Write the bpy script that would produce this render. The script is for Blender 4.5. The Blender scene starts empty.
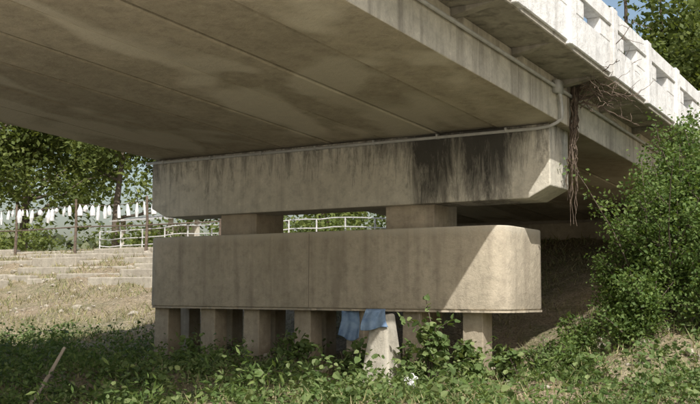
import bpy, math, random, bmesh
import numpy as np
from mathutils import Vector, Matrix
random.seed(7); rng=np.random.default_rng(7)
S=bpy.context.scene
def link(o,parent=None):
    S.collection.objects.link(o)
    if parent: o.parent=parent
    return o
def mesh_obj(name,V,F,mat=None,parent=None,smooth=False):
    me=bpy.data.meshes.new(name)
    me.from_pydata([tuple(map(float,v)) for v in V] if not isinstance(V,np.ndarray) else V.tolist(),[],F if not isinstance(F,np.ndarray) else F.tolist())
    if mat:
        for m in (mat if isinstance(mat,list) else [mat]): me.materials.append(m)
    if smooth: me.polygons.foreach_set('use_smooth',[True]*len(me.polygons))
    me.update()
    return link(bpy.data.objects.new(name,me),parent)
def empty(name):
    e=bpy.data.objects.new(name,None); return link(e)
def bevel(o,w=.02,seg=2,ang=True):
    m=o.modifiers.new('bev','BEVEL'); m.width=w; m.segments=seg; m.limit_method='ANGLE'; m.angle_limit=math.radians(35)
def boxdata(x0,x1,y0,y1,z0,z1,g=0.):
    V=[(x,y,z+g*y) for z in(z0,z1) for y in(y0,y1) for x in(x0,x1)]
    F=[(0,2,3,1),(4,5,7,6),(0,1,5,4),(2,6,7,3),(0,4,6,2),(1,3,7,5)]
    return V,F
class MB:
    def __init__(s): s.V=[];s.F=[]
    def add(s,V,F):
        n=len(s.V); s.V+=list(V); s.F+=[tuple(i+n for i in f) for f in F]
    def box(s,*a,**k): s.add(*boxdata(*a,**k))
    def tube(s,P,R,n=7,cap=True):
        P=[Vector(p) for p in P]; V=[];F=[]
        if not hasattr(R,'__len__'): R=[R]*len(P)
        up=Vector((.13,.21,.97))
        for i,p in enumerate(P):
            t=(P[min(i+1,len(P)-1)]-P[max(i-1,0)]).normalized()
            a=t.cross(up)
            if a.length<.1: a=t.cross(Vector((1,0,0)))
            a.normalize(); b=t.cross(a)
            for k in range(n):
                q=2*math.pi*k/n
                V.append(p+(a*math.cos(q)+b*math.sin(q))*R[i])
        for i in range(len(P)-1):
            for k in range(n):
                F.append((i*n+k,i*n+(k+1)%n,(i+1)*n+(k+1)%n,(i+1)*n+k))
        if cap:
            F.append(tuple(range(n))[::-1]); F.append(tuple((len(P)-1)*n+k for k in range(n)))
        s.add(V,F)
    def obj(s,name,mat,parent=None,smooth=False): return mesh_obj(name,s.V,s.F,mat,parent,smooth)

# ---------------------------------------------------------------- materials
class NT:
    def __init__(s,name):
        s.m=bpy.data.materials.new(name); s.m.use_nodes=True; s.t=s.m.node_tree; s.n=s.t.nodes; s.l=s.t.links
        s.b=s.n['Principled BSDF']; s.out=s.n['Material Output']
    def new(s,t,**k):
        n=s.n.new(t)
        for a,v in k.items(): setattr(n,a,v)
        return n
    def lk(s,a,b): s.l.new(a,b)
    def coords(s,scale=(1,1,1)):
        c=s.new('ShaderNodeTexCoord')
        if scale==(1,1,1): return c.outputs['Object']
        m=s.new('ShaderNodeMapping'); m.inputs['Scale'].default_value=scale
        s.lk(c.outputs['Object'],m.inputs['Vector']); return m.outputs[0]
    def noise(s,scale,detail=3,rough=.6,vec=None,dist=0):
        n=s.new('ShaderNodeTexNoise'); n.inputs['Scale'].default_value=scale; n.inputs['Detail'].default_value=detail
        n.inputs['Roughness'].default_value=rough; n.inputs['Distortion'].default_value=dist
        s.lk(vec if vec else s.coords(),n.inputs['Vector']); return n.outputs['Fac']
    def ramp(s,fac,stops):
        r=s.new('ShaderNodeValToRGB'); e=r.color_ramp.elements
        while len(e)<len(stops): e.new(.5)
        for i,(p,c) in enumerate(stops):
            e[i].position=p; e[i].color=(c,c,c,1) if not hasattr(c,'__len__') else (*c,1)
        s.lk(fac,r.inputs[0]); return r.outputs[0]
    def mix(s,f,a,b,blend='MIX'):
        m=s.new('ShaderNodeMix',data_type='RGBA',blend_type=blend)
        for sock,v in ((m.inputs[0],f),(m.inputs[6],a),(m.inputs[7],b)):
            if isinstance(v,bpy.types.NodeSocket): s.lk(v,sock)
            elif hasattr(v,'__len__'): sock.default_value=(*v,1)
            else: sock.default_value=v
        return m.outputs[2]
    def math(s,op,a,b=0.,clamp=False):
        m=s.new('ShaderNodeMath',operation=op,use_clamp=clamp)
        for i,v in enumerate((a,b)):
            if isinstance(v,bpy.types.NodeSocket): s.lk(v,m.inputs[i])
            else: m.inputs[i].default_value=v
        return m.outputs[0]
    def bump(s,h,strength=.3,dist=.02):
        b=s.new('ShaderNodeBump'); b.inputs['Strength'].default_value=strength; b.inputs['Distance'].default_value=dist
        s.lk(h,b.inputs['Height']); s.lk(b.outputs[0],s.b.inputs['Normal'])
    def color(s,c,rough=.85):
        if isinstance(c,bpy.types.NodeSocket): s.lk(c,s.b.inputs['Base Color'])
        else: s.b.inputs['Base Color'].default_value=(*c,1)
        s.b.inputs['Roughness'].default_value=rough
        s.b.inputs['Specular IOR Level'].default_value=.2

def concrete(name,a,b,streak=.5,streakcol=(.05,.045,.04),island=0.,xmask=None,zdirt=None,light_patch=None,blot=None):
    M=NT(name)
    n1=M.noise(.6,2,.65); n2=M.noise(4.5,5,.78)
    c=M.mix(M.ramp(n1,[(.32,0),(.68,1)]),a,b)
    c=M.mix(M.math('MULTIPLY',M.ramp(n2,[(.48,0),(.64,1)]),.6),c,[x*.58 for x in a])
    c=M.mix(M.math('MULTIPLY',M.ramp(n2,[(.32,1),(.43,0)]),.5),c,[min(x*1.3,.8) for x in a])
    sv=M.noise(1.,3,.65,vec=M.coords((3.2,3.2,.22)),dist=.3)
    c=M.mix(M.math('MULTIPLY',M.ramp(sv,[(.48,0),(.68,1)]),streak),c,streakcol)
    if xmask or zdirt:
        co=M.new('ShaderNodeTexCoord'); sp=M.new('ShaderNodeSeparateXYZ'); M.lk(co.outputs['Object'],sp.inputs[0])
    if xmask:
        mr=M.new('ShaderNodeMapRange'); mr.inputs[1].default_value=xmask[0]; mr.inputs[2].default_value=xmask[1]; M.lk(sp.outputs[0],mr.inputs[0])
        w=xmask[1]-xmask[0]
        mk=M.ramp(mr.outputs[0],[((x-xmask[0])/w,v) for x,v in xmask[2]])
        zr=M.new('ShaderNodeMapRange'); zr.inputs[1].default_value=xmask[3]; zr.inputs[2].default_value=xmask[4]; M.lk(sp.outputs[2],zr.inputs[0])
        zz=M.math('MULTIPLY_ADD',zr.outputs[0],.34)
        zz.node.inputs[2].default_value=-.20
        sv2=M.noise(1.,5,.82,vec=M.coords((5.,5.,.9)),dist=.6)
        v=M.math('ADD',M.math('ADD',sv2,M.math('MULTIPLY',mk,.40)),zz)
        c=M.mix(M.ramp(v,[(.56,0),(.70,.5),(.90,.93)]),c,(.04,.038,.034))
    if zdirt:
        zr=M.new('ShaderNodeMapRange'); zr.inputs[1].default_value=zdirt[0]; zr.inputs[2].default_value=zdirt[1]; M.lk(sp.outputs[2],zr.inputs[0])
        f=M.ramp(M.math('ADD',zr.outputs[0],M.math('MULTIPLY',M.math('SUBTRACT',n2,.5),.9)),[(.3,0),(.7,1)])
        c=M.mix(M.math('MULTIPLY',f,zdirt[3]),c,zdirt[2])
    if light_patch:
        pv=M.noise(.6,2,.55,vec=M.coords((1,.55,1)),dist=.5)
        c=M.mix(M.math('MULTIPLY',M.ramp(pv,[(.50,0),(.58,1)]),light_patch[1]),c,light_patch[0])  # dappled light painted into the colour as paler noise patches
    if island:
        g=M.new('ShaderNodeNewGeometry')
        c=M.mix(M.math('MULTIPLY',g.outputs['Random Per Island'],island),c,(.12,.10,.07))
    M.color(c,.9)
    M.bump(n2,.7,.035)
    return M.m
def foliage(name,c1,c2,c3,trans=.3,scale=.8,dark=.5):
    M=NT(name); g=M.new('ShaderNodeNewGeometry')
    c=M.ramp(g.outputs['Random Per Island'],[(0,c1),(.55,c2),(1,c3)])
    c=M.mix(M.ramp(M.noise(scale,1),[(.35,.0),(.65,dark)]),c,[x*.5 for x in c1])
    M.color(c,.55)
    if trans:
        tr=M.new('ShaderNodeBsdfTranslucent'); M.lk(M.mix(1.,c,(1.35,1.35,.6),'MULTIPLY'),tr.inputs[0])
        mx=M.new('ShaderNodeMixShader'); mx.inputs[0].default_value=trans
        M.lk(M.b.outputs[0],mx.inputs[1]); M.lk(tr.outputs[0],mx.inputs[2]); M.lk(mx.outputs[0],M.out.inputs[0])
    return M.m
def simple(name,a,b,scale=8,rough=.7,metal=0,bump=.2,vec=(1,1,1)):
    M=NT(name); n=M.noise(scale,3,.65,vec=M.coords(vec))
    M.color(M.mix(M.ramp(n,[(.35,0),(.65,1)]),a,b),rough); M.b.inputs['Metallic'].default_value=metal
    M.bump(n,bump,.01); return M.m

m_cap=concrete('pile_cap_concrete',(.50,.44,.345),(.42,.37,.285),.5,(.24,.205,.16),zdirt=(1.2,1.7,(.58,.54,.45),.7))
m_pier=concrete('pier_cap_concrete',(.61,.575,.49),(.53,.50,.42),.45,(.30,.275,.23),
   xmask=(-9,1.3,[(-8.9,.45),(-8.1,.08),(-3.2,.05),(-1.7,.40),(-1.42,.92),(-.85,.95),(-.72,.6),(-.5,.62),(-.38,.92),(.3,.9),(.42,.55),(.65,.25),(.9,.05)],1.9,3.3))
m_stub=concrete('stub_concrete',(.48,.415,.32),(.39,.335,.255),.4,(.2,.17,.13))
m_pile=concrete('pile_concrete',(.48,.415,.32),(.39,.34,.26),.4,(.2,.17,.13),zdirt=(-.5,-1.1,(.22,.18,.12),.6))
m_soffit=concrete('soffit_concrete',(.49,.43,.33),(.41,.36,.27),.1,(.25,.22,.17),island=.30,light_patch=((.68,.625,.51),.7))
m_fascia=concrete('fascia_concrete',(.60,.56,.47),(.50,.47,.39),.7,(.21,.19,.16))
m_slab=concrete('slab_concrete',(.40,.37,.31),(.30,.28,.23),.6,(.08,.075,.065))
m_par=concrete('whitewashed_concrete',(.74,.74,.73),(.66,.66,.65),.5,(.32,.31,.29))
m_white=concrete('limewashed_concrete',(.54,.51,.44),(.43,.40,.34),.4,(.25,.22,.17))
m_step=concrete('step_stone',(.42,.385,.315),(.33,.30,.245),.4,(.22,.19,.15))
m_joint=simple('joint_dark_line',(.20,.17,.135),(.27,.235,.19),9)  # dark tone of the vertical joint line
m_wear=simple('asphalt',(.05,.05,.05),(.065,.063,.06),20)
m_pipe=simple('pvc_conduit',(.50,.50,.48),(.40,.395,.375),6,.5)
m_galv=simple('painted_rail',(.60,.60,.59),(.42,.41,.40),9,.5)
m_bark=simple('bark',(.14,.115,.09),(.08,.065,.05),7,.95,bump=.8,vec=(3,3,.6))
m_dry=simple('dry_wood',(.17,.13,.10),(.09,.07,.055),9,.95,bump=.6)
m_pale=simple('weathered_wood',(.42,.36,.29),(.30,.25,.2),9,.9)
m_blue=simple('blue_cloth',(.12,.19,.31),(.22,.31,.43),5,.9)
m_bag=simple('white_plastic',(.70,.70,.69),(.52,.53,.54),7,.4)
m_tin=simple('tin_roof',(.45,.46,.47),(.35,.33,.31),3,.5)
m_wallp=simple('shed_wall',(.55,.52,.46),(.42,.38,.33),3,.9)

# ---------------------------------------------------------------- terrain
def sst(a,b,x): t=np.clip((x-a)/(b-a),0,1); return t*t*(3-2*t)
def wob(x,y): return .10*np.sin(x*.9+1.3*np.sin(y*.7))+.08*np.sin(y*1.3+x*.37+2)+.05*np.sin(2.3*x-1.7*y)+.03*np.sin(4.1*x+3.3*y)
def H(x,y):
    x=np.asarray(x,float); y=np.asarray(y,float)
    w=sst(-.8,3.2,x); y0=3-5*w
    r=(.34+.07*w)*(y-y0)
    base=-1.12-.02*np.clip(-y,0,12)
    k=.35
    ramp=np.where(r>0,r*r/(r+k),0)
    top=2.3+1.12
    ramp=top-np.log1p(np.exp(np.clip((top-ramp)*5,-40,40)))/5+0
    h=base+np.maximum(ramp,-.05)
    far=np.hypot(x,y)
    h=h+wob(x,y)*(1-sst(60,120,far))*.8*(1-.6*sst(12,14,y))
    emb=sst(-10.5,-8.8,x)*(1-sst(2.6,5.,x))*sst(13.6,14.4,y)*(1-sst(38,44,y))
    h=h*(1-emb)+emb*3.2
    return h
def axis(lo,hi,step,far):
    c=list(np.arange(lo,hi,step)); a=[];s=step;v=lo
    while v>-far: s*=1.25; v-=s; a.append(v)
    b=[];s=step;v=hi
    while v<far: b.append(v); s*=1.25; v+=s
    return np.array(a[::-1]+c+b)
gx=axis(-40,12,.16,900); gy=axis(-14,20,.16,900)
X,Y=np.meshgrid(gx,gy); Z=H(X,Y)+rng.normal(size=X.shape)*.022*(np.hypot(X,Y)<45)
nx,ny=len(gx),len(gy)
V=np.stack([X.ravel(),Y.ravel(),Z.ravel()],1)
i=np.arange((ny-1)*(nx-1)); r=i//(nx-1); c=i%(nx-1); a=r*nx+c
F=np.stack([a,a+1,a+nx+1,a+nx],1)
M=NT('earth'); n1=M.noise(.35,2,.65); n2=M.noise(2.5,4,.75); n3=M.noise(18,2,.75)
c=M.mix(M.ramp(n1,[(.40,0),(.62,1)]),(.29,.23,.15),(.17,.175,.085))
c=M.mix(M.math('MULTIPLY',M.ramp(n2,[(.42,0),(.6,1)]),.75),c,(.37,.31,.22))
c=M.mix(M.math('MULTIPLY',M.ramp(n3,[(.42,1),(.55,0)]),.6),c,(.11,.09,.06))
co=M.new('ShaderNodeTexCoord'); sp=M.new('ShaderNodeSeparateXYZ'); M.lk(co.outputs['Object'],sp.inputs[0])
mr=M.new('ShaderNodeMapRange'); mr.inputs[1].default_value=-7.5; mr.inputs[2].default_value=-9.5; M.lk(sp.outputs[1],mr.inputs[0])
c=M.mix(mr.outputs[0],c,M.mix(n2,(.52,.47,.39),(.60,.56,.47)))  # pale sand added out of view to bounce light up under the deck
M.color(c,.95); M.bump(M.math('ADD',n2,M.math('MULTIPLY',n3,.6)),1.,.10)
m_earth=M.m
mesh_obj('ground',V,F,m_earth,smooth=True)

# ---------------------------------------------------------------- bridge
br=empty('concrete_bridge')
def rounded_plan(x0,x1,y0,y1,r,n=9):
    P=[]
    for cx,cy,a0 in((x1-r,y0+r,-90),(x1-r,y1-r,0),(x0+r,y1-r,90),(x0+r,y0+r,180)):
        for k in range(n+1):
            q=math.radians(a0+90*k/n); P.append((cx+r*math.cos(q),cy+r*math.sin(q)))
    return P
def extrude(P,z0,z1):
    n=len(P); V=[(x,y,z0) for x,y in P]+[(x,y,z1) for x,y in P]
    F=[tuple(range(n))[::-1],tuple(range(n,2*n))]+[(i,(i+1)%n,n+(i+1)%n,n+i) for i in range(n)]
    return V,F
V,F=extrude(rounded_plan(-8.03,.56,0,1.95,.36),0.0,1.5)
o=mesh_obj('pile_cap',V,F,m_cap,br); bevel(o,.03,3)
for p in o.data.polygons: p.use_smooth=abs(p.normal.z)<.5
mb=MB(); P=[]
base=rounded_plan(-8.02,.58,-.02,1.96,.38,6)
for k in range(len(base)):
    a=Vector(base[k]); b=Vector(base[(k+1)%len(base)]); n=max(1,int((b-a).length/.12))
    for j in range(n):
        p=a.lerp(b,j/n); P.append((p.x+random.uniform(-.035,.015),p.y+random.uniform(-.02,.05)))
mb.add(*extrude(P,-.04,-.003)); mb.obj('blinding_layer',m_cap,br)
mb=MB(); mb.box(-3.61,-3.598,-.004,.02,.02,1.46); mb.obj('construction_joint',m_joint,br)
mb=MB()
for row,yy in enumerate((.42,1.5)):
    for k in range(7-row):
        cx=-7.68+1.26*k+random.uniform(-.05,.05)-row*.38; w=.2-row*.01; tw=random.uniform(.0,.03)
        dx=random.uniform(-.04,.04)
        zb=-1.9
        V=[(cx-w-tw+dx,yy-w-tw,zb),(cx+w+tw+dx,yy-w-tw,zb),(cx+w+tw+dx,yy+w+tw,zb),(cx-w-tw+dx,yy+w+tw,zb),(cx-w,yy-w,.05),(cx+w,yy-w,.05),(cx+w,yy+w,.05),(cx-w,yy+w,.05)]
        mb.add(V,[(3,2,1,0),(4,5,6,7),(0,1,5,4),(1,2,6,5),(2,3,7,6),(3,0,4,7)])
o=mb.obj('piles',m_pile,br); bevel(o,.02)
mb=MB()
for a,b in((-6.5,-5.5),(-2.28,-1.2)):
    mb.box(a,b,.72,1.7,1.48,2.05)
o=mb.obj('column_stubs',m_stub,br); bevel(o,.025)
prof=[(-7.95,1.99),(.80,1.99),(1.22,2.2),(1.22,3.306),(-8.38,3.306),(-8.38,2.2)]
V=[(x,.5,z) for x,z in prof]+[(x,1.42,z) for x,z in prof]; n=6
F=[tuple(range(n)),tuple(range(n,2*n))[::-1]]+[(i,n+i,n+(i+1)%n,(i+1)%n) for i in range(n)]
o=mesh_obj('pier_cap',V,F,m_pier,br); bevel(o,.02,2)
# deck
G=-.054; YJ=.96; YS=-16.5  # near span cut short out of view to let more light under the deck
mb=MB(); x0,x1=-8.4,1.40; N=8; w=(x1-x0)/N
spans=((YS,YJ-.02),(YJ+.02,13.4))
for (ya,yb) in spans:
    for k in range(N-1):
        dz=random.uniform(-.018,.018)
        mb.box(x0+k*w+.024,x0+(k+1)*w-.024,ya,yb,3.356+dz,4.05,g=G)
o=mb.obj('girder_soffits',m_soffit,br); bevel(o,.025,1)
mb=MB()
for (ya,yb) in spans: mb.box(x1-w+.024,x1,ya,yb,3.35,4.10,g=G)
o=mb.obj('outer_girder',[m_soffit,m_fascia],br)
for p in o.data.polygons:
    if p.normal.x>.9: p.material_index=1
bevel(o,.02,2)
mb=MB()
for (ya,yb) in spans: mb.box(-9.2,2.2,ya,yb,4.10,4.27,g=G)
o=mb.obj('deck_slab',m_slab,br); bevel(o,.015,1)
mb=MB()
y=YS+.1
while y<13:
    V=[(1.403,y,3.98+G*y),(1.403,y+.18,3.98+G*y),(2.1,y+.18,4.098+G*y),(2.1,y,4.098+G*y),(1.403,y,4.098+G*y),(1.403,y+.18,4.098+G*y)]
    mb.add(V,[(0,1,2,3),(0,4,5,1),(0,3,4),(1,5,2)])
    y+=2.12
mb.obj('slab_haunches',m_slab,br)
mb2=MB()
mb2.box(-8.6,1.6,YS,14,4.274,4.33,g=G)
mb2.box(-8.6,1.6,14.0,40,3.36,3.574)
mb2.obj('road_surface',m_wear,br)
for side,(xa,xb) in (('parapet',(2.0,2.24)),('far_parapet',(-9.24,-9.0))):
    mb=MB(); zb,zo0,zo1,zt=4.18,4.74,5.04,5.34
    y=-1.17-2.12*7
    mb.box(xa,xb,y-.62,13.3,zb,zo0,g=G); mb.box(xa-.02,xb+.03,y-.62,13.3,zo1,zt,g=G)
    while y<13:
        mb.box(xa+.004,xb-.004,y-.66,min(y+.66,13.2),zo0,zo1,g=G)
        mb.box(xa-.02,xb+.06,y-.13,y+.13,zb-.06,zt+.03,g=G)
        y+=2.12
    o=mb.obj(side,m_par,br); bevel(o,.015,1)
mb=MB(); mb.box(-9.3,2.3,13.45,14.3,-1,2.55); mb.box(-9.3,2.3,13.9,14.35,2.55,3.5)
o=mb.obj('abutment',m_stub,br); bevel(o,.03)
mb=MB()
P=[(-8.5,.44,3.24),(1.05,.44,3.22),(1.25,.44,3.24),(1.38,.44,3.29),(1.47,.44,3.36),(1.475,.44,3.5),(1.47,.40,3.74),(1.46,.30,3.86)]
mb.tube(P,.032,8)
mb.tube([(1.45,y,3.90+G*y) for y in np.arange(YS,13,.8)],.032,8)
mb.box(1.403,1.52,.18,.42,3.78,4.0)
x=-8.0
while x<1.2:
    mb.box(x,x+.035,.40,.5,3.195,3.285); x+=1.4
mb.obj('conduit_pipes',m_pipe,br,smooth=True)

# ---------------------------------------------------------------- foliage tools
def norm(a): return a/np.maximum(np.linalg.norm(a,axis=1,keepdims=True),1e-9)
def leaves(C,size,up=.6,asp=.4,simple=False):
    n=len(C); N=rng.normal(size=(n,3)); N[:,2]=np.abs(N[:,2])+up; N=norm(N)
    T=norm(np.cross(N,rng.normal(size=(n,3)))); B=np.cross(N,T); s=np.asarray(size).reshape(-1,1)*np.ones((n,1))
    if simple:
        V=np.stack([C,C+T*s*.45+B*s*asp+N*s*.08,C+T*s,C+T*s*.5-B*s*asp],1).reshape(-1,3)
        return V,np.arange(n)[:,None]*4+np.array([[0,3,2,1]])
    v0=C; tip=C+T*s-N*s*.12
    l1=C+T*s*.28+B*s*asp+N*s*.10; l2=C+T*s*.68+B*s*asp*.8+N*s*.05
    r1=C+T*s*.28-B*s*asp+N*s*.10; r2=C+T*s*.68-B*s*asp*.8+N*s*.05
    V=np.stack([v0,l1,l2,tip,r2,r1],1).reshape(-1,3)
    k=np.arange(n)[:,None]*6
    F=np.concatenate([k+np.array([[0,3,2,1]]),k+np.array([[0,5,4,3]])])
    return V,F
def leaf_obj(name,C,size,mat,parent=None,up=.6,asp=.4,simple=False):
    V,F=leaves(C,size,up,asp,simple); return mesh_obj(name,V,F,mat,parent)
m_lf_near=foliage('creeper_leaf',(.085,.135,.045),(.145,.21,.075),(.25,.30,.13),.3,.9,.4)
m_lf_shrub=foliage('shrub_leaf',(.08,.135,.04),(.13,.20,.055),(.20,.26,.085),.35,1.3,.4)
m_lf_tree=foliage('tree_leaf',(.09,.12,.035),(.14,.18,.05),(.21,.24,.075),.4,.3,.45)
m_lf_far=foliage('far_leaf',(.08,.10,.055),(.11,.13,.07),(.15,.16,.09),0,.1,.3)
m_grass=foliage('dry_grass',(.22,.21,.09),(.33,.29,.17),(.14,.18,.07),0,.8,.3)

def limb_pts(p,d,L,n=5,wig=.12):
    P=[Vector(p)]; d=Vector(d).normalized()
    for i in range(n):
        d=(d+Vector([random.uniform(-wig,wig) for _ in range(3)])).normalized()
        P.append(P[-1]+d*L/n)
    return P,d
def tree(name,x,y,height,rad,nleaf,lsize,mat,trunk=.25,crown0=.35,nl=9):
    root=empty(name); z=float(H(x,y))-.1; mb=MB(); tips=[]
    tp,d=limb_pts((x,y,z),(random.uniform(-.1,.1),random.uniform(-.1,.1),1),height*.6,6,.07)
    mb.tube(tp,[trunk*(1-.1*i) for i in range(len(tp))],9)
    for k in range(nl):
        i=random.randint(2,len(tp)-1); a=random.uniform(0,6.28); el=random.uniform(.15,1.1)
        P,dd=limb_pts(tp[i],(math.cos(a),math.sin(a),el),rad*random.uniform(.6,1.),5,.16)
        mb.tube(P,[trunk*.42*(1-.16*j) for j in range(len(P))],6); tips+=P[2:]
        for q in range(3):
            j=random.randint(2,len(P)-1); a2=a+random.uniform(-1.1,1.1)
            P2,_=limb_pts(P[j],(math.cos(a2),math.sin(a2),random.uniform(-.1,1.2)),rad*random.uniform(.3,.55),4,.2)
            mb.tube(P2,[trunk*.16*(1-.18*t) for t in range(len(P2))],5); tips+=P2[1:]
    P,_=limb_pts(tp[-1],(0,0,1),height*.32,4,.15); mb.tube(P,[trunk*.4*(1-.2*j) for j in range(len(P))],6); tips+=P
    mb.obj('trunk_and_limbs',m_bark,root,smooth=True)
    T=np.array([tuple(t) for t in tips]); T=T[T[:,2]>z+height*crown0*.8]
    idx=rng.integers(0,len(T),nleaf); sub=rng.normal(size=(len(T)*4,3))*rad*.14
    ci=idx*4+rng.integers(0,4,nleaf)
    C=T[idx]+sub[ci]+rng.normal(size=(nleaf,3))*rad*.075
    leaf_obj('crown',C,rng.uniform(.6,1.3,nleaf)*lsize,mat,root,.3,.32,True)
    return root
tree('broadleaf_tree',-37.5,17.5,12,5.,12000,.28,m_lf_tree,.3)
tree('broadleaf_tree',-31.5,21.5,11,4.3,11000,.27,m_lf_tree,.25)
tree('broadleaf_tree',-28.,27,12,4.8,10000,.31,m_lf_tree,.25)
tree('broadleaf_tree',-46,27,14,6,7000,.42,m_lf_tree,.35)
tree('broadleaf_tree',-25,32,10,4.3,6000,.36,m_lf_tree,.22)
tree('broadleaf_tree',-8.5,44,22,6.5,14000,.42,m_lf_tree,.35)
tree('broadleaf_tree',-12,46,24,6.5,13000,.42,m_lf_tree,.35)
tree('broadleaf_tree',-5,50,23,7,8000,.48,m_lf_tree,.35)
Cs=[]
for k in range(170):
    a=random.uniform(-1.3,.3); d=random.uniform(120,190)
    x=7.5+d*math.sin(a); y=-15.7+d*math.cos(a); 
    hgt=random.uniform(3.5,8); zc=2.3
    Cs.append(np.array([x,y,zc])+rng.normal(size=(90,3))*np.array([4.5,4.5,hgt*.33])+np.array([0,0,hgt*.5]))
C=np.concatenate(Cs); C[:,2]=np.maximum(C[:,2],2.3)
leaf_obj('distant_trees',C,rng.uniform(1.,2.,len(C)),m_lf_far,None,.3,.45,True)
Cs=[]
for k in range(60):
    x=random.uniform(-42,-9.5); y=random.uniform(14.,17)
    h=random.uniform(.5,1.6); Cs.append(np.array([x,y,float(H(x,y))+h*.45])+rng.normal(size=(110,3))*np.array([.45,.4,h*.3]))
C=np.concatenate(Cs); leaf_obj('bank_hedge',C,rng.uniform(.12,.26,len(C)),m_lf_tree,None,.3,.35,True)

def shrub(name,x,y,h,r,n,ls,mat,stems=9,droop=.0,asp=.3):
    root=empty(name); z=float(H(x,y)); mb=MB(); T=[]
    for k in range(stems):
        a=random.uniform(0,6.28); sp=random.uniform(.1,1.)*r/h
        P,_=limb_pts((x+random.uniform(-.12,.12),y+random.uniform(-.12,.12),z-.05),(math.cos(a)*sp,math.sin(a)*sp,1),h*random.uniform(.55,1.05),7,.16)
        mb.tube(P,[.022*(1-.11*j) for j in range(len(P))],5); T+=P[2:]
        for q in range(4):
            j=random.randint(2,len(P)-2); a2=random.uniform(0,6.28)
            P2,_=limb_pts(P[j],(math.cos(a2),math.sin(a2),random.uniform(-.2,1)),h*random.uniform(.15,.32),5,.2)
            mb.tube(P2,[.010*(1-.15*t) for t in range(len(P2))],4); T+=P2[1:]
    mb.obj('stems',m_bark,root)
    T=np.array([tuple(t) for t in T]); idx=rng.integers(0,len(T),n)
    C=T[idx]+rng.normal(size=(n,3))*r*.085
    leaf_obj('leaves',C,rng.uniform(.6,1.3,n)*ls,mat,root,.3,asp,n>1000); return root
shrub('shrub',2.8,1.6,3.1,1.4,16000,.08,m_lf_shrub,26)
shrub('shrub',2.7,3.9,2.8,1.2,8000,.08,m_lf_shrub,16)
shrub('shrub',3.5,2.4,3.4,1.3,10000,.08,m_lf_shrub,18)
shrub('shrub',2.0,2.1,1.8,1.0,7000,.07,m_lf_shrub,14)
shrub('shrub',2.8,.3,1.3,.9,6000,.075,m_lf_shrub,13)
shrub('shrub',1.4,1.3,.8,.6,2500,.07,m_lf_shrub,9)
shrub('shrub',3.9,.9,1.9,1.0,5000,.075,m_lf_shrub,12)
shrub('shrub',2.0,-.6,.6,.6,1800,.07,m_lf_shrub,8)
shrub('shrub',1.15,.1,.6,.45,1500,.06,m_lf_near,8)
shrub('broadleaf_sapling',-.05,-1.5,1.45,.45,300,.12,m_lf_near,5,asp=.42)
shrub('broadleaf_sapling',-.75,-1.2,.8,.45,200,.12,m_lf_near,6,asp=.42)
shrub('broadleaf_sapling',.45,-1.0,.7,.5,300,.12,m_lf_near,6,asp=.42)
shrub('broadleaf_sapling',-3.2,-.9,.7,.5,260,.12,m_lf_near,6,asp=.42)
shrub('broadleaf_sapling',1.1,-.9,.6,.5,260,.11,m_lf_near,6,asp=.42)
shrub('broadleaf_sapling',-1.9,-1.0,.65,.5,260,.11,m_lf_near,6,asp=.42)
shrub('broadleaf_sapling',-5.6,-1.2,.6,.5,260,.11,m_lf_near,6,asp=.42)

npl=4800
px=rng.uniform(-22,9,npl); py=rng.uniform(-8.5,3.8,npl)
dens=.5+.5*np.sin(px*1.1+2*np.sin(py*.8))*np.cos(py*1.4+px*.5)
keep=(rng.uniform(0,1,npl)<.45+.6*dens)
keep&=~((py>-.35)&(px>-8.6)&(px<.9)&(rng.uniform(0,1,npl)<.93))
keep&=~((px>.5)&(py>-1.)&(rng.uniform(0,1,npl)<.55))
keep&=~((px<-9)&(py>-1.0)&(rng.uniform(0,1,npl)<.5))
px=px[keep];py=py[keep]; Cs=[];Sz=[]; Cw=[]
for x,y in zip(px,py):
    n=int(rng.integers(16,44)); r=rng.uniform(.18,.42); h=rng.uniform(.10,.30) if rng.uniform()<.6 else rng.uniform(.35,.75)
    q=rng.normal(size=(n,3)); q/=np.linalg.norm(q,axis=1,keepdims=True); q[:,2]=abs(q[:,2]); q*=rng.uniform(.4,1.05,(n,1))
    P=np.array([x,y,0])+q*np.array([r,r,h]); P[:,2]+=H(P[:,0],P[:,1])
    if rng.uniform()<.22: Cw.append(P)
    else:
        Cs.append(P); Sz.append(rng.uniform(.045,.12,n)*rng.uniform(.55,1.2))
C=np.concatenate(Cs)
leaf_obj('creeper_groundcover',C,np.concatenate(Sz),m_lf_near,None,.5,.38)
C=np.concatenate(Cw); leaf_obj('narrow_leaved_weeds',np.repeat(C,2,0)+rng.normal(size=(len(C)*2,3))*.04,rng.uniform(.06,.16,len(C)*2),m_lf_shrub,None,.1,.13,True)
n=100000
gx_=rng.uniform(-40,9,n); gy_=rng.uniform(-9,14,n); k=~((gy_>-.2)&(gy_<2.2)&(gx_>-8.5)&(gx_<.7)); 
cl=np.sin(gx_*1.7+np.sin(gy_*2.1)*1.5)+np.sin(gy_*1.9-gx_*.6)+1.1*((gx_>.5)&(gy_<4)); k&=(cl+rng.normal(size=n)*.7>.0)
gx_=gx_[k];gy_=gy_[k]; n=len(gx_); gz=H(gx_,gy_); a=rng.uniform(0,6.28,n); hh=rng.uniform(.05,.22,n)*rng.uniform(.6,1.5,n); wd=.006+.006*rng.uniform(size=n)
wd=wd*(1+np.hypot(gx_-7.5,gy_+15.7)/30)
B=np.stack([gx_,gy_,gz-.01],1); t=np.stack([np.cos(a),np.sin(a),0*a],1); lnn=np.stack([rng.normal(size=n)*.45,rng.normal(size=n)*.45,np.ones(n)],1)*hh[:,None]
V=np.stack([B-t*wd[:,None],B+t*wd[:,None],B+lnn],1).reshape(-1,3); F=(np.arange(n)[:,None]*3+np.array([[0,1,2]]))
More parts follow.
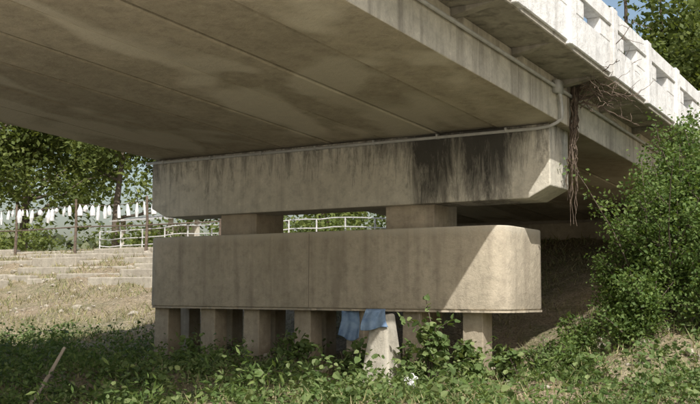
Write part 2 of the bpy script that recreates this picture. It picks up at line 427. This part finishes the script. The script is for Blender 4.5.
mesh_obj('grass',V,F,m_grass)

# ---------------------------------------------------------------- dead vine on the bridge
mb=MB()
def vine(P,r0,r1,n=10,w=.04):
    P=[Vector(p) for p in P]; Q=[]
    for i in range(len(P)-1):
        for k in range(n): 
            t=k/n; Q.append(P[i].lerp(P[i+1],t)+Vector([random.uniform(-w,w)*.5 for _ in range(3)]))
    Q.append(P[-1]); mb.tube(Q,[r0+(r1-r0)*i/(len(Q)-1) for i in range(len(Q))],5); return Q
for k in range(14):
    o=Vector((random.uniform(-.05,.05),random.uniform(-.09,.09),0))
    vine([Vector((1.50,1.02,4.0))+o,Vector((1.49,1.0,3.3))+o,Vector((1.42,1.0,2.7))+o*1.5,Vector((1.40,1.05,random.uniform(1.45,2.7)))+o*1.8],.016,.005,6,.07)
for k in range(18):
    st=Vector((1.6,1.0,3.7+random.uniform(-.1,.4)))
    d=Vector((random.uniform(.2,1.),random.uniform(-.9,1.3),random.uniform(-.4,.95)))
    L=random.uniform(.6,1.5)
    Q=vine([st,st+d*L*.4+Vector((0,0,.08)),st+d*L*.75,st+d*L],.015,.004,4)
    for q in range(7):
        p=Q[random.randint(3,len(Q)-2)]; dd=Vector((random.uniform(-.4,1),random.uniform(-1,1),random.uniform(-.6,.8)))*random.uniform(.2,.5)
        vine([p,p+dd*.5,p+dd],.007,.003,3,.03)
mb.obj('dead_vine',m_dry)

x,y=-1.02,-1.5; zg=float(H(x,y))-.3
V=[(x-.34,y-.3,zg),(x+.34,y-.3,zg),(x+.34,y+.3,zg),(x-.34,y+.3,zg),(x-.14,y-.15,-.12),(x+.16,y-.15,-.06),(x+.17,y+.15,-.03),(x-.12,y+.15,-.10)]
o=mesh_obj('broken_concrete_post',V,[(3,2,1,0),(4,5,6,7),(0,1,5,4),(1,2,6,5),(2,3,7,6),(3,0,4,7)],m_white)
bevel(o,.05,3)
def cloth(name,x,y,z0,z1,w,yaw,sd=0):
    V=[];F=[];nu,nv=30,26
    for j in range(nv+1):
        t=j/nv
        for i_ in range(nu+1):
            s=i_/nu*2-1
            ww=w*(.78+.25*t+.04*math.sin(3*s+2*t+sd))
            lx=s*ww*.5+.015*math.sin(4*t+sd); ly=-.03*math.sin(6*s+1.2*t+sd)*(.5+.6*t)-.05*t-.012*math.sin(9*t+6*s)
            zz=z1-(z1-z0)*t*(1+.10*math.sin(2.2*s+1+sd))
            if j<3: ly+=.12*(3-j)/3
            V.append((x+lx*math.cos(yaw)-ly*math.sin(yaw),y+lx*math.sin(yaw)+ly*math.cos(yaw),zz))
    for j in range(nv):
        for i_ in range(nu):
            a=j*(nu+1)+i_; F.append((a,a+1,a+nu+2,a+nu+1))
    o=mesh_obj(name,V,F,m_blue,smooth=True); m=o.modifiers.new('s','SOLIDIFY'); m.thickness=.012; return o
cloth('blue_cloth',-2.68,.08,-.55,.0,.42,.3)
cloth('blue_cloth',-1.05,-1.70,-.30,.02,.44,.45,2)
mb=MB(); mb.tube([(-3.95,-6.4,-1.4),(-3.85,-6.1,-.9),(-3.78,-5.9,-.52)],[.03,.028,.022],7); mb.obj('wooden_stake',m_pale)
V=[];F=[]
nb=10
for j in range(nb+1):
    for i_ in range(14):
        th=math.pi*j/nb; ph=2*math.pi*i_/14; r=.10*(1+.35*math.sin(3*ph+2*th)+.2*math.sin(7*th+ph))
        V.append((.15+r*math.sin(th)*math.cos(ph),-2.6+r*math.sin(th)*math.sin(ph),float(H(.15,-2.6))+.34+r*.8*math.cos(th)))
for j in range(nb):
    for i_ in range(14): F.append((j*14+i_,j*14+(i_+1)%14,(j+1)*14+(i_+1)%14,(j+1)*14+i_))
mesh_obj('plastic_bag',V,F,m_bag)
for nm,num,xr,yr,sr in (('rubble',260,(-9,5),(-2.5,3.5),(.04,.15)),('bank_stones',420,(-40,-9),(5,13.5),(.04,.18))):
    mb=MB()
    for k in range(num):
        x=random.uniform(*xr); y=random.uniform(*yr); s=random.uniform(*sr)*random.uniform(.4,1); z=float(H(x,y))
        P=[]
        for j in range(12):
            th=math.acos(1-2*(j+.5)/12); ph=j*2.4+random.uniform(-.3,.3); q=s*random.uniform(.7,1.2)
            P.append((x+q*math.sin(th)*math.cos(ph),y+q*math.sin(th)*math.sin(ph),z+s*.2+q*.7*math.cos(th)))
        bm=bmesh.new(); vs=[bm.verts.new(p) for p in P]; bmesh.ops.convex_hull(bm,input=vs)
        bm.verts.index_update(); mb.add([tuple(v.co) for v in bm.verts],[tuple(v.index for v in f.verts) for f in bm.faces]); bm.free()
    mb.obj(nm,m_step)

# ---------------------------------------------------------------- left bank furniture
def zt(x,y): return float(H(x,y))
mb=MB()
for k in range(6):
    y0=8.6+k*.9
    x=-44
    while x<-13:
        L=random.uniform(1.2,3.6); z=float(H(x,y0+.4))
        if random.random()<.82: mb.box(x,x+L-.06,y0+random.uniform(-.1,.1),y0+.55,z-.3,z+.11+random.uniform(-.08,.04))
        x+=L
o=mb.obj('stone_steps',m_step); bevel(o,.04)
rl=empty('metal_railing'); mb=MB()
x=-24.
while x<-7.6:
    z=zt(x,13.4); mb.tube([(x,13.4,z-.2),(x,13.4,z+.95)],.03,6); x+=1.25
for zz in(.3,.6,.93): mb.tube([(xx,13.4,zt(xx,13.4)+zz) for xx in np.arange(-24,-7.6,.6)],.022,6)
mb.obj('rails_and_posts',m_galv,rl)
ln=empty('string_of_hanging_bags'); mb=MB(); posts=[-33.5,-29.,-25.1,-20.9,-17.]
for xx in posts: mb.tube([(xx,13.,zt(xx,13)-.3),(xx+.05,13.,zt(xx,13)+1.3),(xx,13.,zt(xx,13)+2.35)],[.07,.06,.05],7)
mb.tube([(x_,13.,zt(x_,13)+1.15) for x_ in posts],.03,5)
mb.obj('posts',m_dry,ln)
def rope(x): 
    for a,b in zip(posts[:-1],posts[1:]):
        if a<=x<=b:
            t=(x-a)/(b-a); return zt(a,13)*(1-t)+zt(b,13)*t+2.15-.5*t*(1-t)
    return 4.2
mb=MB(); mb.tube([(x_,13.,rope(x_)) for x_ in np.arange(-33.4,-17.1,.4)],.015,4); mb.obj('rope',m_dry,ln)
mb=MB(); x=-33.2
while x<-17.2:
    z=rope(x); l=random.uniform(.22,.62); w=random.uniform(.05,.13); q=random.uniform(-.10,.10)
    mb.tube([(x,13,z),(x+q*.3,13,z-l*.2),(x+q*.6,13,z-l*.6),(x+q,13,z-l)],[.02,w*random.uniform(.4,.9),w,w*random.uniform(.4,1)],7); x+=random.uniform(.2,.65)
mb.obj('bags',m_bag,ln)
sh=empty('tin_roof_shed'); mb=MB(); z=zt(-29,22)
mb.box(-30.6,-30.4,20.9,21.1,z,z+1.9);mb.box(-27.2,-27.,20.9,21.1,z,z+1.9);mb.box(-30.6,-30.4,22.9,23.1,z,z+1.9);mb.box(-27.2,-27.,22.9,23.1,z,z+1.9)
mb.box(-30.35,-27.25,23.,23.1,z,z+1.6); mb.obj('posts_and_back_wall',m_wallp,sh)
mb=MB(); V=[(-31,20.5,z+1.75),(-26.6,20.5,z+1.75),(-26.6,23.5,z+2.25),(-31,23.5,z+2.25)]; V+=[(a,b,c+.05) for a,b,c in V]
mb.add(V,[(3,2,1,0),(4,5,6,7),(0,1,5,4),(1,2,6,5),(2,3,7,6),(3,0,4,7)]); mb.obj('roof',m_tin,sh)

# ---------------------------------------------------------------- light
sd=Vector((1,-1.05,1.5)).normalized()
el=math.asin(sd.z); az=math.atan2(sd.x,sd.y)
W=bpy.data.worlds.new('World'); S.world=W; W.use_nodes=True; nt=W.node_tree
sky=nt.nodes.new('ShaderNodeTexSky'); sky.sky_type='NISHITA'; sky.sun_disc=False; sky.sun_elevation=el; sky.sun_rotation=az
sky.dust_density=4.; sky.air_density=1.3; sky.ozone_density=1.
nt.links.new(sky.outputs[0],nt.nodes['Background'].inputs[0]); nt.nodes['Background'].inputs[1].default_value=.15
L=bpy.data.lights.new('sun','SUN'); L.energy=5.; L.angle=math.radians(.5); L.color=(1,.96,.89)
lo=link(bpy.data.objects.new('sun',L)); lo.rotation_euler=sd.to_track_quat('Z','Y').to_euler()

# ---------------------------------------------------------------- camera
yaw,pit,rol=.5735,.0954,.0050
fh=Vector((-math.sin(yaw),math.cos(yaw),0)); R=Vector((math.cos(yaw),math.sin(yaw),0)); Z=Vector((0,0,1))
Fw=fh*math.cos(pit)+Z*math.sin(pit); U=-fh*math.sin(pit)+Z*math.cos(pit)
r2=R*math.cos(rol)+U*math.sin(rol); u2=U*math.cos(rol)-R*math.sin(rol)
cam=bpy.data.cameras.new('camera'); cam.sensor_width=36; cam.lens=974.26/700*36; cam.clip_end=3000
co=link(bpy.data.objects.new('camera',cam))
co.matrix_world=Matrix(((r2.x,u2.x,-Fw.x,7.4977),(r2.y,u2.y,-Fw.y,-15.7073),(r2.z,u2.z,-Fw.z,.2558),(0,0,0,1)))
S.camera=co
S.view_settings.view_transform='Standard'; S.view_settings.look='None'; S.view_settings.exposure=0
